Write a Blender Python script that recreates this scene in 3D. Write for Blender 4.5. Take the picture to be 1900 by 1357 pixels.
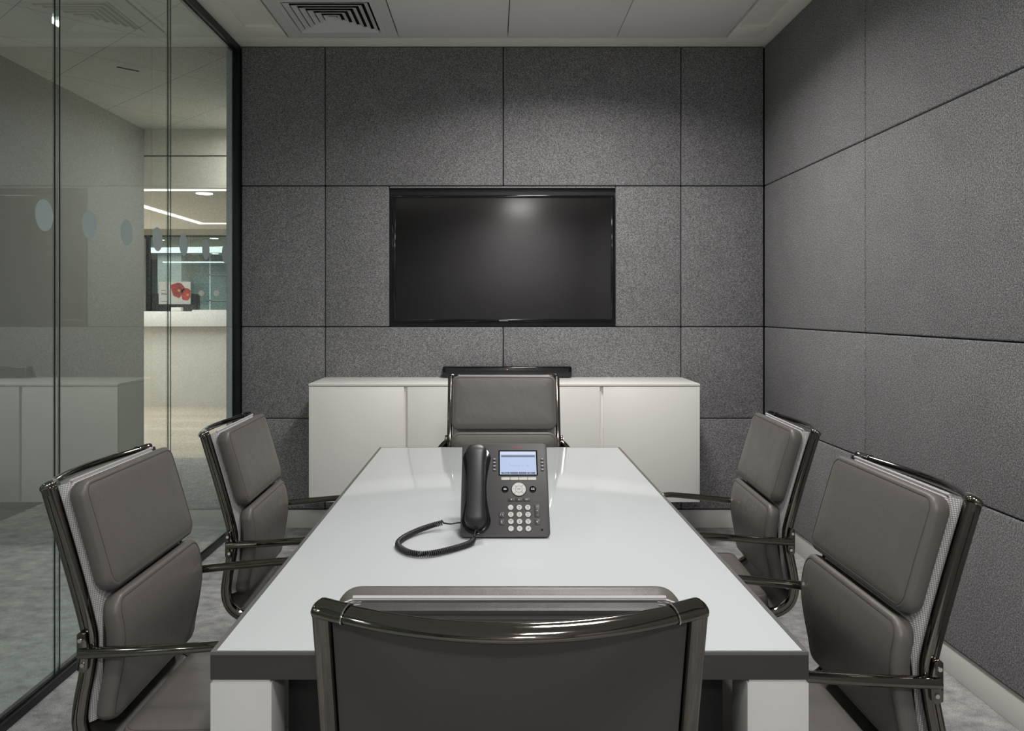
import bpy, bmesh, math, random
from mathutils import Vector, Matrix
random.seed(4)
SC = bpy.context.scene
for o in list(bpy.data.objects): bpy.data.objects.remove(o)
COL = SC.collection
PI = math.pi

# ------------------------------------------------------------------ camera
cd = bpy.data.cameras.new('camera'); cam = bpy.data.objects.new('camera', cd); COL.objects.link(cam)
cam.location = (0, 0, 1.35); cam.rotation_euler = (PI/2, 0, 0)
cd.sensor_width = 36; cd.lens = 36*1487/1900
cd.shift_x = 35/1900; cd.shift_y = -102.5/1900
cd.clip_start = 0.05; cd.clip_end = 60
SC.camera = cam
# ------------------------------------------------------------------ world, exposure
SC.view_settings.view_transform = 'Standard'; SC.view_settings.look = 'None'
SC.view_settings.gamma = 1; SC.view_settings.use_curve_mapping = False
SC.view_settings.exposure = 0.0
SC.cycles.diffuse_bounces = 8; SC.cycles.max_bounces = 14; SC.cycles.transparent_max_bounces = 24
w = bpy.data.worlds.new('world'); SC.world = w; w.use_nodes = True
w.node_tree.nodes['Background'].inputs[0].default_value = (.8, .85, .9, 1)
w.node_tree.nodes['Background'].inputs[1].default_value = 0.02
# ------------------------------------------------------------------ lamps
ZC = 2.983
def area(name, loc, sx, sy, power, color=(1, .97, .93), spread=160, rot=(0, 0, 0)):
    l = bpy.data.lights.new(name, 'AREA'); l.shape = 'RECTANGLE'; l.size = sx; l.size_y = sy
    l.energy = power; l.color = color; l.spread = math.radians(spread)
    o = bpy.data.objects.new(name, l); COL.objects.link(o); o.location = loc; o.rotation_euler = rot
    return o
ROOM_LIGHTS = [(.413, 3.81, 35), (.413, 1.85, 18), (.413, -.10, 24), (.413, -2.35, 95)]
for x, y, p in ROOM_LIGHTS:
    area('ceiling_lamp', (x, y, ZC-.012), .36, .36, p, (1, .975, .94), 166 if y < 0 else (150 if y > 3 else 152))
CORR_LIGHTS = [(-2.4, -.9, 13), (-2.4, 1.3, 7), (-2.4, 3.5, 2.5), (-1.86, 6.88, 30)]  # last lamp is added out of view to brighten the reception bulkhead
for x, y, p in CORR_LIGHTS:
    area('corridor_lamp', (x, y, ZC-.022), .14, .14, p, (1, .97, .92), 175)
area('reception_lamp', (-3.4, 9.2, 2.42), 1.6, 1.6, 74, (1, .985, .965), 170)
area('reception_lamp', (-4.6, 10.4, 2.42), 1.2, .5, 26, (1, .985, .965), 170)
area('far_office_lamp', (-6.0, 15.6, 2.52), 2.6, 1.6, 110, (.93, 1, .98), 170)

# ------------------------------------------------------------------ materials
MATS = {}
def nt(name):
    m = bpy.data.materials.new(name); m.use_nodes = True
    return m, m.node_tree.nodes, m.node_tree.links, m.node_tree.nodes['Principled BSDF']
def mat(name, col, rough=.5, metal=0, spec=.5, bump=0, bscale=200, coat=0, var=0, vscale=6, aniso=None):
    m, N, L, b = nt(name)
    b.inputs['Base Color'].default_value = (*col, 1); b.inputs['Roughness'].default_value = rough
    b.inputs['Metallic'].default_value = metal; b.inputs['Specular IOR Level'].default_value = spec
    if coat:
        b.inputs['Coat Weight'].default_value = coat; b.inputs['Coat Roughness'].default_value = .05
    tc = N.new('ShaderNodeTexCoord')
    if var:
        n = N.new('ShaderNodeTexNoise'); n.inputs['Scale'].default_value = vscale; n.inputs['Detail'].default_value = 6
        L.new(tc.outputs['Object'], n.inputs['Vector'])
        mx = N.new('ShaderNodeMapRange'); mx.inputs['From Min'].default_value = .3; mx.inputs['From Max'].default_value = .7
        mx.inputs['To Min'].default_value = 1-var; mx.inputs['To Max'].default_value = 1+var
        L.new(n.outputs['Fac'], mx.inputs['Value'])
        mu = N.new('ShaderNodeVectorMath'); mu.operation = 'SCALE'; mu.inputs[0].default_value = col
        L.new(mx.outputs[0], mu.inputs['Scale']); L.new(mu.outputs[0], b.inputs['Base Color'])
    if bump:
        n = N.new('ShaderNodeTexNoise'); n.inputs['Scale'].default_value = bscale; n.inputs['Detail'].default_value = 3
        L.new(tc.outputs['Object'], n.inputs['Vector'])
        bp = N.new('ShaderNodeBump'); bp.inputs['Strength'].default_value = bump; bp.inputs['Distance'].default_value = .002
        L.new(n.outputs['Fac'], bp.inputs['Height']); L.new(bp.outputs[0], b.inputs['Normal'])
    MATS[name] = m
    return m
def emis(name, col, s):
    m, N, L, b = nt(name)
    b.inputs['Base Color'].default_value = (.01, .01, .01, 1)
    b.inputs['Emission Color'].default_value = (*col, 1); b.inputs['Emission Strength'].default_value = s
    return m

def fabric_mat():
    m, N, L, b = nt('acoustic_felt')
    b.inputs['Roughness'].default_value = .95; b.inputs['Specular IOR Level'].default_value = .15
    tc = N.new('ShaderNodeTexCoord')
    n1 = N.new('ShaderNodeTexNoise'); n1.inputs['Scale'].default_value = 170; n1.inputs['Detail'].default_value = 3; n1.inputs['Roughness'].default_value = .7
    mp = N.new('ShaderNodeMapping'); mp.inputs['Scale'].default_value = (1, 1, 1.25)
    L.new(tc.outputs['Object'], mp.inputs['Vector'])
    L.new(mp.outputs[0], n1.inputs['Vector'])
    n2 = N.new('ShaderNodeTexNoise'); n2.inputs['Scale'].default_value = 5; n2.inputs['Detail'].default_value = 4
    L.new(mp.outputs[0], n2.inputs['Vector'])
    r = N.new('ShaderNodeValToRGB')
    e = r.color_ramp.elements
    e[0].position = .34; e[0].color = (.075, .074, .077, 1)
    e[1].position = .68; e[1].color = (.41, .402, .415, 1)
    k = e.new(.5); k.color = (.192, .190, .195, 1)
    L.new(n1.outputs['Fac'], r.inputs['Fac'])
    mr = N.new('ShaderNodeMapRange'); mr.inputs['To Min'].default_value = .95; mr.inputs['To Max'].default_value = 1.05
    mr.inputs['From Min'].default_value = .3; mr.inputs['From Max'].default_value = .7
    L.new(n2.outputs['Fac'], mr.inputs['Value'])
    v = N.new('ShaderNodeVectorMath'); v.operation = 'SCALE'
    L.new(r.outputs[0], v.inputs[0]); L.new(mr.outputs[0], v.inputs['Scale'])
    L.new(v.outputs[0], b.inputs['Base Color'])
    bp = N.new('ShaderNodeBump'); bp.inputs['Strength'].default_value = .5; bp.inputs['Distance'].default_value = .003
    L.new(n1.outputs['Fac'], bp.inputs['Height']); L.new(bp.outputs[0], b.inputs['Normal'])
    return m
FELT = fabric_mat()

def carpet_mat():
    m, N, L, b = nt('carpet')
    b.inputs['Roughness'].default_value = 1; b.inputs['Specular IOR Level'].default_value = .1
    tc = N.new('ShaderNodeTexCoord')
    a = N.new('ShaderNodeTexNoise'); a.inputs['Scale'].default_value = 12; a.inputs['Detail'].default_value = 8; a.inputs['Roughness'].default_value = .68
    mp = N.new('ShaderNodeMapping'); mp.inputs['Scale'].default_value = (1, 1.3, 1)
    L.new(tc.outputs['Object'], mp.inputs['Vector']); L.new(mp.outputs[0], a.inputs['Vector'])
    f = N.new('ShaderNodeTexNoise'); f.inputs['Scale'].default_value = 330; f.inputs['Detail'].default_value = 2
    L.new(tc.outputs['Object'], f.inputs['Vector'])
    br = N.new('ShaderNodeTexBrick'); br.offset = 0; br.inputs['Scale'].default_value = 2
    br.inputs['Brick Width'].default_value = 1; br.inputs['Row Height'].default_value = 1
    br.inputs['Mortar Size'].default_value = 0.0
    br.inputs['Color1'].default_value = (.80, .80, .80, 1); br.inputs['Color2'].default_value = (1.15, 1.15, 1.15, 1)
    L.new(tc.outputs['Object'], br.inputs['Vector'])
    r = N.new('ShaderNodeValToRGB'); e = r.color_ramp.elements
    e[0].position = .36; e[0].color = (.24, .24, .245, 1); e[1].position = .66; e[1].color = (.46, .45, .445, 1)
    L.new(a.outputs['Fac'], r.inputs['Fac'])
    mr = N.new('ShaderNodeMapRange'); mr.inputs['From Min'].default_value = .3; mr.inputs['From Max'].default_value = .7
    mr.inputs['To Min'].default_value = .6; mr.inputs['To Max'].default_value = 1.4
    L.new(f.outputs['Fac'], mr.inputs['Value'])
    v = N.new('ShaderNodeVectorMath'); v.operation = 'SCALE'; L.new(r.outputs[0], v.inputs[0]); L.new(mr.outputs[0], v.inputs['Scale'])
    v2 = N.new('ShaderNodeVectorMath'); v2.operation = 'MULTIPLY'; L.new(v.outputs[0], v2.inputs[0]); L.new(br.outputs['Color'], v2.inputs[1])
    L.new(v2.outputs[0], b.inputs['Base Color'])
    bp = N.new('ShaderNodeBump'); bp.inputs['Strength'].default_value = .5; bp.inputs['Distance'].default_value = .003
    L.new(f.outputs['Fac'], bp.inputs['Height']); L.new(bp.outputs[0], b.inputs['Normal'])
    return m
CARPET = carpet_mat()

def wood_floor_mat():
    m, N, L, b = nt('pale_wood_floor')
    b.inputs['Roughness'].default_value = .35
    tc = N.new('ShaderNodeTexCoord')
    br = N.new('ShaderNodeTexBrick'); br.inputs['Scale'].default_value = 1
    br.inputs['Brick Width'].default_value = 1.6; br.inputs['Row Height'].default_value = .22; br.inputs['Mortar Size'].default_value = .002
    br.inputs['Color1'].default_value = (.60, .53, .44, 1); br.inputs['Color2'].default_value = (.48, .42, .345, 1); br.inputs['Mortar'].default_value = (.36, .31, .25, 1)
    L.new(tc.outputs['Object'], br.inputs['Vector'])
    n = N.new('ShaderNodeTexNoise'); n.inputs['Scale'].default_value = 4; n.inputs['Detail'].default_value = 6
    mp = N.new('ShaderNodeMapping'); mp.inputs['Scale'].default_value = (1, 9, 1)
    L.new(tc.outputs['Object'], mp.inputs['Vector']); L.new(mp.outputs[0], n.inputs['Vector'])
    mr = N.new('ShaderNodeMapRange'); mr.inputs['To Min'].default_value = .8; mr.inputs['To Max'].default_value = 1.2
    L.new(n.outputs['Fac'], mr.inputs['Value'])
    v = N.new('ShaderNodeVectorMath'); v.operation = 'SCALE'; L.new(br.outputs['Color'], v.inputs[0]); L.new(mr.outputs[0], v.inputs['Scale'])
    L.new(v.outputs[0], b.inputs['Base Color'])
    return m
WOODF = wood_floor_mat()

def diagonal_tile_mat():
    m, N, L, b = nt('diagonal_ceiling_tiles')
    b.inputs['Roughness'].default_value = .8
    tc = N.new('ShaderNodeTexCoord'); mp = N.new('ShaderNodeMapping')
    mp.inputs['Rotation'].default_value = (0, 0, math.radians(44)); mp.inputs['Location'].default_value = (.02, -.11, 0)
    L.new(tc.outputs['Object'], mp.inputs['Vector'])
    br = N.new('ShaderNodeTexBrick'); br.offset = 0; br.inputs['Scale'].default_value = 1
    br.inputs['Brick Width'].default_value = .6; br.inputs['Row Height'].default_value = .6; br.inputs['Mortar Size'].default_value = .003
    br.inputs['Color1'].default_value = (.78, .78, .72, 1); br.inputs['Color2'].default_value = (.78, .78, .72, 1); br.inputs['Mortar'].default_value = (.36, .36, .34, 1)
    L.new(mp.outputs[0], br.inputs['Vector']); L.new(br.outputs['Color'], b.inputs['Base Color'])
    return m
DTILE = diagonal_tile_mat()

def glass_mat(name, tint, k=1.0, rough=0.0):
    m = bpy.data.materials.new(name); m.use_nodes = True; N = m.node_tree.nodes; L = m.node_tree.links
    N.clear()
    out = N.new('ShaderNodeOutputMaterial'); tr = N.new('ShaderNodeBsdfTransparent'); tr.inputs[0].default_value = (*tint, 1)
    gl = N.new('ShaderNodeBsdfGlossy'); gl.inputs['Roughness'].default_value = rough; gl.inputs['Color'].default_value = (.9, 1, .97, 1)
    fr = N.new('ShaderNodeFresnel'); fr.inputs['IOR'].default_value = 1.5
    ge = N.new('ShaderNodeNewGeometry'); inv = N.new('ShaderNodeMath'); inv.operation = 'SUBTRACT'; inv.inputs[0].default_value = 1
    L.new(ge.outputs['Backfacing'], inv.inputs[1])
    mu = N.new('ShaderNodeMath'); mu.operation = 'MULTIPLY'; L.new(fr.outputs[0], mu.inputs[0]); L.new(inv.outputs[0], mu.inputs[1])
    m2 = N.new('ShaderNodeMath'); m2.operation = 'MULTIPLY'; m2.use_clamp = True; L.new(mu.outputs[0], m2.inputs[0]); m2.inputs[1].default_value = k
    mx = N.new('ShaderNodeMixShader'); L.new(m2.outputs[0], mx.inputs[0]); L.new(tr.outputs[0], mx.inputs[1]); L.new(gl.outputs[0], mx.inputs[2])
    L.new(mx.outputs[0], out.inputs[0])
    return m
GLASS = glass_mat('clear_glass', (.89, .925, .915), 2.6)
GLASS2 = glass_mat('green_tinted_glass', (.76, .81, .80), 1.5)

def leather_mat(name, col):
    m, N, L, b = nt(name)
    b.inputs['Base Color'].default_value = (*col, 1); b.inputs['Roughness'].default_value = .42; b.inputs['Specular IOR Level'].default_value = .4
    tc = N.new('ShaderNodeTexCoord')
    v = N.new('ShaderNodeTexVoronoi'); v.inputs['Scale'].default_value = 420; L.new(tc.outputs['Object'], v.inputs['Vector'])
    n = N.new('ShaderNodeTexNoise'); n.inputs['Scale'].default_value = 14; n.inputs['Detail'].default_value = 3; L.new(tc.outputs['Object'], n.inputs['Vector'])
    b1 = N.new('ShaderNodeBump'); b1.inputs['Strength'].default_value = .12; b1.inputs['Distance'].default_value = .001; L.new(v.outputs['Distance'], b1.inputs['Height'])
    b2 = N.new('ShaderNodeBump'); b2.inputs['Strength'].default_value = .18; b2.inputs['Distance'].default_value = .012; L.new(n.outputs['Fac'], b2.inputs['Height'])
    L.new(b1.outputs[0], b2.inputs['Normal']); L.new(b2.outputs[0], b.inputs['Normal'])
    return m
LEATHER = leather_mat('taupe_leather', (.118, .108, .102))
LEATHER_D = leather_mat('dark_leather', (.055, .053, .050))

def ribbed_mat():
    m, N, L, b = nt('ribbed_mesh_cloth')
    b.inputs['Roughness'].default_value = .8
    tc = N.new('ShaderNodeTexCoord')
    wv = N.new('ShaderNodeTexWave'); wv.wave_type = 'BANDS'; wv.bands_direction = 'Z'; wv.inputs['Scale'].default_value = 78
    L.new(tc.outputs['Object'], wv.inputs['Vector'])
    w2 = N.new('ShaderNodeTexWave'); w2.wave_type = 'BANDS'; w2.bands_direction = 'X'; w2.inputs['Scale'].default_value = 90
    L.new(tc.outputs['Object'], w2.inputs['Vector'])
    ad = N.new('ShaderNodeMath'); ad.operation = 'MULTIPLY'; L.new(wv.outputs['Fac'], ad.inputs[0]); L.new(w2.outputs['Fac'], ad.inputs[1])
    r = N.new('ShaderNodeValToRGB'); r.color_ramp.elements[0].color = (.28, .27, .28, 1); r.color_ramp.elements[1].color = (.68, .66, .68, 1)
    r.color_ramp.elements[1].position = .6
    L.new(ad.outputs[0], r.inputs['Fac']); L.new(r.outputs[0], b.inputs['Base Color'])
    bp = N.new('ShaderNodeBump'); bp.inputs['Strength'].default_value = .4; bp.inputs['Distance'].default_value = .002
    L.new(ad.outputs[0], bp.inputs['Height']); L.new(bp.outputs[0], b.inputs['Normal'])
    return m
RIB = ribbed_mat()

CHROME = mat('dark_chrome', (.19, .176, .158), .07, 1)
CHROMEB = mat('bright_chrome', (.75, .74, .72), .12, 1)
SEAMM = mat('stitching', (.055, .052, .050), .8)
WHITE_LACQ = mat('warm_white_lacquer', (.86, .845, .815), .32)
LEGW = mat('white_table_leg', (.60, .60, .59), .35)
GLASSTOP = mat('white_back_painted_glass', (.525, .553, .565), .07, spec=.06)
TEDGE = mat('dark_grey_edge', (.045, .042, .040), .35)
TRIMG = mat('table_edge_trim', (.12, .115, .115), .4)
BLACKM = mat('black_board', (.006, .006, .006), .5)
SCREEN = mat('matt_black_screen', (.005, .0044, .0044), .12, spec=1.0)
SCREEN.node_tree.nodes['Principled BSDF'].inputs['Coat Weight'].default_value = .45
SCREEN.node_tree.nodes['Principled BSDF'].inputs['Coat Roughness'].default_value = .11
GLOSSB = mat('gloss_black_plastic', (.006, .006, .007), .09)
SATB = mat('satin_black_plastic', (.012, .012, .013), .32)
DARKFRAME = mat('black_aluminium', (.008, .010, .012), .4, spec=.3)
PLASTER = mat('warm_white_plaster', (.90, .88, .80), .85, bump=.05, bscale=60)
TILEM = mat('ceiling_tile', (.80, .79, .77), .75, bump=.05, bscale=300)
VENTM = mat('painted_vent_metal', (.72, .72, .70), .45)
DARK = mat('dark_void', (.004, .004, .004), .9)
BASEW = mat('painted_baseboard', (.66, .65, .62), .45)
CORRW = mat('grey_painted_wall', (.29, .295, .275), .7, bump=.04, bscale=80)
BEIGE = mat('beige_painted_board', (.88, .84, .75), .75)
BEIGED = mat('shadow_gap', (.06, .05, .035), .8)
DESKW = mat('white_solid_surface', (.72, .72, .70), .35)
DESKF = mat('cream_desk_front', (.62, .61, .57), .5)
TEALW = mat('grey_green_wall', (.20, .26, .26), .7, var=.25, vscale=.8)
DARKB = mat('dark_cabinet', (.02, .024, .026), .5)
PHONE = mat('charcoal_phone_plastic', (.045, .0435, .046), .48, bump=.05, bscale=900)
HAND = mat('black_handset_plastic', (.020, .020, .022), .4)
KEYW = mat('pale_key_plastic', (.62, .62, .60), .45)
KEYD = mat('dark_key_plastic', (.035, .035, .037), .4)
INK = mat('dark_ink', (.05, .05, .06), .6)
PALEINK = mat('pale_ink', (.55, .55, .55), .6)
REDINK = mat('red_ink', (.45, .03, .03), .5)
FROST = mat('frosted_film', (.30, .36, .36), .7)
JAMB = mat('pale_jamb', (.80, .86, .86), .5)
RUB = mat('caster_rubber', (.02, .02, .02), .6)
PAPER = mat('white_paper', (.75, .76, .73), .6)
PETAL = mat('red_petal', (.42, .045, .035), .6, var=.5, vscale=8)
PETALY = mat('yellow_petal', (.7, .4, .12), .6)
LENS = emis('lamp_lens', (1, .97, .92), 5)
LED = emis('led_strip', (1, .96, .88), 2.6)
LEDC = emis('cool_led_strip', (.95, 1, 1), 3.2)
LCDB = emis('lcd_backlight', (.50, .62, .86), .85)
LCDW = emis('lcd_pale_line', (.66, .74, .92), .9)
LCDD = emis('lcd_dark_bar', (.16, .21, .36), .6)
LCDG = emis('lcd_faint_text', (.36, .47, .66), .85)
DOTLED = emis('indicator_led', (.9, .3, .3), 1.0)

# ------------------------------------------------------------------ helpers
def tag(o, label=None, cat=None, group=None, kind=None):
    if label: o['label'] = label
    if cat: o['category'] = cat
    if group: o['group'] = group
    if kind: o['kind'] = kind
    return o
def empty(name, loc=(0, 0, 0), rz=0):
    o = bpy.data.objects.new(name, None); COL.objects.link(o); o.location = loc; o.rotation_euler = (0, 0, rz)
    o.empty_display_size = .05
    return o
class MB:
    def __init__(s): s.v = []; s.f = []; s.T = Matrix.Identity(4)
    def add(s, vs, fs):
        k = len(s.v); s.v += [s.T @ Vector(p) for p in vs]; s.f += [tuple(i+k for i in f) for f in fs]; return s
    def box(s, x0, x1, y0, y1, z0, z1):
        vs = [(x, y, z) for z in (z0, z1) for y in (y0, y1) for x in (x0, x1)]
        return s.add(vs, [(0, 2, 3, 1), (4, 5, 7, 6), (0, 1, 5, 4), (2, 6, 7, 3), (0, 4, 6, 2), (1, 3, 7, 5)])
    def lathe(s, prof, n=32, axis='z', c=(0, 0, 0)):
        # prof: list of (r, h); r == 0 ends are closed with a fan
        vs = []; fs = []
        for r, h in prof:
            for i in range(n):
                a = 2*PI*i/n; p = (r*math.cos(a), r*math.sin(a), h)
                if axis == 'x': p = (h, p[0], p[1])
                if axis == 'y': p = (p[0], h, p[1]); 
                vs.append((p[0]+c[0], p[1]+c[1], p[2]+c[2]))
        flip = axis == 'y'
        for k in range(len(prof)-1):
            for i in range(n):
                j = (i+1) % n; q = (k*n+i, k*n+j, (k+1)*n+j, (k+1)*n+i)
                fs.append(q[::-1] if flip else q)
        a = tuple(range(n)); b = tuple((len(prof)-1)*n+i for i in range(n))
        fs.append(a if flip else a[::-1]); fs.append(b[::-1] if flip else b)
        return s.add(vs, fs)
    def cyl(s, c, r, h, n=32, axis='z', bev=0):
        if bev: pr = [(r-bev, 0), (r, bev), (r, h-bev), (r-bev, h)]
        else: pr = [(r, 0), (r, h)]
        return s.lathe(pr, n, axis, c)
    def prism(s, pts, a0, a1, axis='y'):
        n = len(pts); vs = []
        for a in (a0, a1):
            for p, q in pts:
                vs.append({'y': (p, a, q), 'x': (a, p, q), 'z': (p, q, a)}[axis])
        fs = [tuple(range(n)), tuple(range(2*n-1, n-1, -1))]
        for i in range(n):
            j = (i+1) % n; fs.append((i, i+n, j+n, j))
        return s.add(vs, fs)
    def sweep(s, path, secs, closed=False):
        # path: list of (P, A, B) frames; secs: list of (a,b) or a function(i) -> list
        rings = []
        for i, (P, A, B) in enumerate(path):
            sec = secs(i) if callable(secs) else secs
            rings.append([P+A*a+B*b for a, b in sec])
        n = len(rings[0]); vs = [p for r in rings for p in r]; fs = []
        m = len(rings)
        for k in range(m if closed else m-1):
            for i in range(n):
                j = (i+1) % n; k2 = (k+1) % m
                fs.append((k*n+i, k*n+j, k2*n+j, k2*n+i))
        if not closed:
            fs.append(tuple(range(n))[::-1]); fs.append(tuple((m-1)*n+i for i in range(n)))
        return s.add(vs, fs)
    def tube(s, pts, r, n=12, closed=False, ry=None):
        rr = r if callable(r) else (lambda t: r)
        pts = [Vector(p) for p in pts]; m = len(pts)
        fr = frames(pts, closed)
        def sec(i):
            q = rr(i/(m-1)); q2 = q if ry is None else ry*q/rr(0)
            return [(q*math.cos(2*PI*j/n), q2*math.sin(2*PI*j/n)) for j in range(n)]
        return s.sweep(fr, sec, closed)
    def build(s, name, m, parent=None, bevel=0, smooth=35, seg=2):
        me = bpy.data.meshes.new(name); me.from_pydata([tuple(p) for p in s.v], [], s.f)
        bm = bmesh.new(); bm.from_mesh(me); bmesh.ops.recalc_face_normals(bm, faces=bm.faces)
        if bevel:
            es = [e for e in bm.edges if len(e.link_faces) == 2 and e.calc_face_angle(0) > math.radians(40)]
            for f_ in bm.faces: f_.smooth = False
            ret = bmesh.ops.bevel(bm, geom=es, offset=bevel, segments=seg, profile=.5, affect='EDGES', clamp_overlap=True)
            big = max(f_.calc_area() for f_ in bm.faces)
            bf = set(ret['faces'])
            for f_ in bm.faces: f_.smooth = f_ in bf or f_.calc_area() < .015*big
        else:
            for f_ in bm.faces: f_.smooth = True
        bm.to_mesh(me); bm.free()
        me.set_sharp_from_angle(angle=math.radians(smooth))
        me.materials.append(m)
        o = bpy.data.objects.new(name, me); COL.objects.link(o)
        if parent: o.parent = parent
        return o
def frames(pts, closed=False):
    m = len(pts); out = []
    def tan(i):
        if closed: return (pts[(i+1) % m]-pts[i-1]).normalized()
        return (pts[min(i+1, m-1)]-pts[max(i-1, 0)]).normalized()
    t = tan(0); up = Vector((0, 0, 1)) if abs(t.z) < .9 else Vector((1, 0, 0))
    A = t.cross(up).normalized()
    for i in range(m):
        t = tan(i); A = (A-t*A.dot(t)).normalized(); B = t.cross(A)
        out.append((pts[i], A.copy(), B))
    return out
def spline(pts, n=12, closed=False):
    pts = [Vector(p) for p in pts]; m = len(pts); out = []
    g = (lambda i: pts[i % m]) if closed else (lambda i: pts[max(0, min(m-1, i))])
    for i in range(m if closed else m-1):
        a, b, c, d = g(i-1), g(i), g(i+1), g(i+2)
        for k in range(n):
            t = k/n
            out.append(.5*((2*b)+(c-a)*t+(2*a-5*b+4*c-d)*t*t+(3*b-a-3*c+d)*t**3))
    if not closed: out.append(pts[-1])
    return out
def bx(name, m, a, parent=None, bevel=0, **k): return MB().box(*a).build(name, m, parent, bevel, **k)
def text(name, s, size, m, parent, M, depth=.0004):
    cu = bpy.data.curves.new(name, 'FONT'); cu.body = s; cu.size = size; cu.align_x = 'CENTER'; cu.align_y = 'CENTER'; cu.extrude = depth
    cu.resolution_u = 3
    t = bpy.data.objects.new(name+'_curve', cu); COL.objects.link(t)
    dg = bpy.context.evaluated_depsgraph_get(); me = bpy.data.meshes.new_from_object(t.evaluated_get(dg))
    bpy.data.objects.remove(t); bpy.data.curves.remove(cu)
    me.transform(M); me.materials.clear(); me.materials.append(m); me.name = name
    o = bpy.data.objects.new(name, me); COL.objects.link(o); o.parent = parent
    return o
def struct(o): o['kind'] = 'structure'; return o
def children(o): return [c for c in bpy.data.objects if c.parent == o]
KIDS = None
def copy_tree(o, parent=None):
    c = o.copy(); COL.objects.link(c)
    if parent: c.parent = parent
    for ch in KIDS.get(o.name, []): copy_tree(ch, c)
    return c
def snap_kids():
    global KIDS
    KIDS = {}
    for c in bpy.data.objects:
        if c.parent: KIDS.setdefault(c.parent.name, []).append(c)

# ------------------------------------------------------------------ room constants
YW = 4.957; XL = -1.583; XR = 1.677; YF = -3.1
XC = -3.15                       # corridor wall
# ------------------------------------------------------------------ floor
f = struct(bx('floor', CARPET, (XC-.02, XR+.12, YF-.1, 7.33, -.06, 0)))
f2 = struct(bx('floor', WOODF, (-9, -.6, 7.33, 19, -.06, 0)))
# ------------------------------------------------------------------ back wall with felt panels
TH = .035
wb = struct(MB().box(XL-.06, XR+.12, YW+TH, YW+TH+.1, 0, ZC+.3).build('wall_back', DARKB))
def panel(parent, u0, u1, z0, z1, side='back', g=.0022):
    mb = MB()
    if side == 'back': mb.box(u0+g, u1-g, YW, YW+TH-.001, z0+g, z1-g)
    elif side == 'right': mb.box(XR, XR+TH-.001, u0+g, u1-g, z0+g, z1-g)
    else: mb.box(u0+g, u1-g, YF-TH+.001, YF, z0+g, z1-g)
    return mb.build('fabric_panel', FELT, parent, bevel=.007, seg=3)
xs = [XL+.024, -1.04, .062, 1.163, XR-.002]; zs = [.118, .68, 1.247, 2.12, ZC-.001]
TVX0, TVX1, TVZ0, TVZ1 = -.643, .757, 1.247, 2.107
for j in range(4):
    for i in range(4):
        if j == 2 and i in (1, 2):
            if i == 1:
                panel(wb, xs[1], TVX0, zs[2], zs[3]); panel(wb, TVX1, xs[3], zs[2], zs[3])
                continue
            continue
        panel(wb, xs[i], xs[i+1], zs[j], zs[j+1])
MB().box(TVX0+.003, TVX1-.003, YW+.002, YW+TH-.002, TVZ1+.001, zs[3]-.003).build('fabric_panel', FELT, wb)
# right wall
wr = struct(MB().box(XR+TH, XR+TH+.1, YF-.1, YW+TH, 0, ZC+.3).build('wall_right', DARKB))
ys = [YF, -1.758, -.415, .928, 2.271, 3.614, YW]
for j in range(4):
    for i in range(len(ys)-1): panel(wr, ys[i], ys[i+1], zs[j], zs[j+1], 'right')
# wall behind the camera
wf = struct(MB().box(XC-.1, XR+.12, YF-TH-.1, YF-TH, 0, ZC+.3).build('wall_front', CORRW))
for j in range(4):
    for i in range(3): panel(wf, XL+.03+i*1.08, XL+.03+(i+1)*1.08, zs[j], zs[j+1], 'front')
# baseboards (set back below the panels)
struct(bx('baseboard_back', BASEW, (XL+.03, XR+.012, YW+.012, YW+TH-.001, 0, .112), bevel=.002))
struct(bx('baseboard_right', BASEW, (XR+.012, XR+TH-.001, YF, YW+.011, 0, .112), bevel=.002))

# ------------------------------------------------------------------ ceiling of the meeting room
TY = 4.79; TXS = [-1.217, -.565, .087, .739, 1.391]; TXC = -.565
cm = MB()
cm.box(XL-.05, XR+.035, TY, YW+TH, ZC, ZC+.10)                 # back margin
cm.box(XL-.05, -1.434, YF-.1, TY, ZC, ZC+.10)                   # left margin
cm.box(1.585, XR+.035, YF-.1, TY, ZC, ZC+.10)                   # right margin
cm.box(-1.434, TXS[0]-.012, 4.62, TY, ZC, ZC+.10)
cm.box(TXS[4]+.012, 1.585, 4.62, TY, ZC, ZC+.10)
cm.box(-1.434, TXS[0]-.04, YF-.1, 4.62, ZC+.014, ZC+.10)
cm.box(TXS[4]+.04, 1.585, YF-.1, 4.62, ZC+.014, ZC+.10)
cm.box(TXS[0]-.04, TXS[0]-.012, YF-.1, 4.62, ZC, ZC+.10)
cm.box(TXS[4]+.012, TXS[4]+.04, YF-.1, 4.62, ZC, ZC+.10)
ceil = struct(cm.build('ceiling', PLASTER, bevel=.0015))
MB().box(TXS[0]-.012, TXS[4]+.012, YF-.1, TY, ZC+.03, ZC+.06).build('backing_board', DARK, ceil)
rows = []; y = TY-.004
while y > YF+.05:
    rows.append((max(y-.652, YF), y)); y -= .652
tl = MB()
LROW = {}
for (y0, y1) in rows:
    for i in range(4):
        x0, x1 = TXS[i], TXS[i+1]
        if i == 0 and y1 > 4.7: continue                        # supply air vent sits here
        g = .0025
        tl.box(x0+g, x1-g, y0+g, y1-g, ZC+.002, ZC+.028)
tl.build('ceiling_tiles', TILEM, ceil, bevel=.001)
# light trim around the tile field
tr = MB(); tr.box(TXS[0]-.012, TXS[4]+.012, TY-.004, TY+.006, ZC-.003, ZC+.004)
tr.build('tile_edge_trim', VENTM, ceil)

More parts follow.
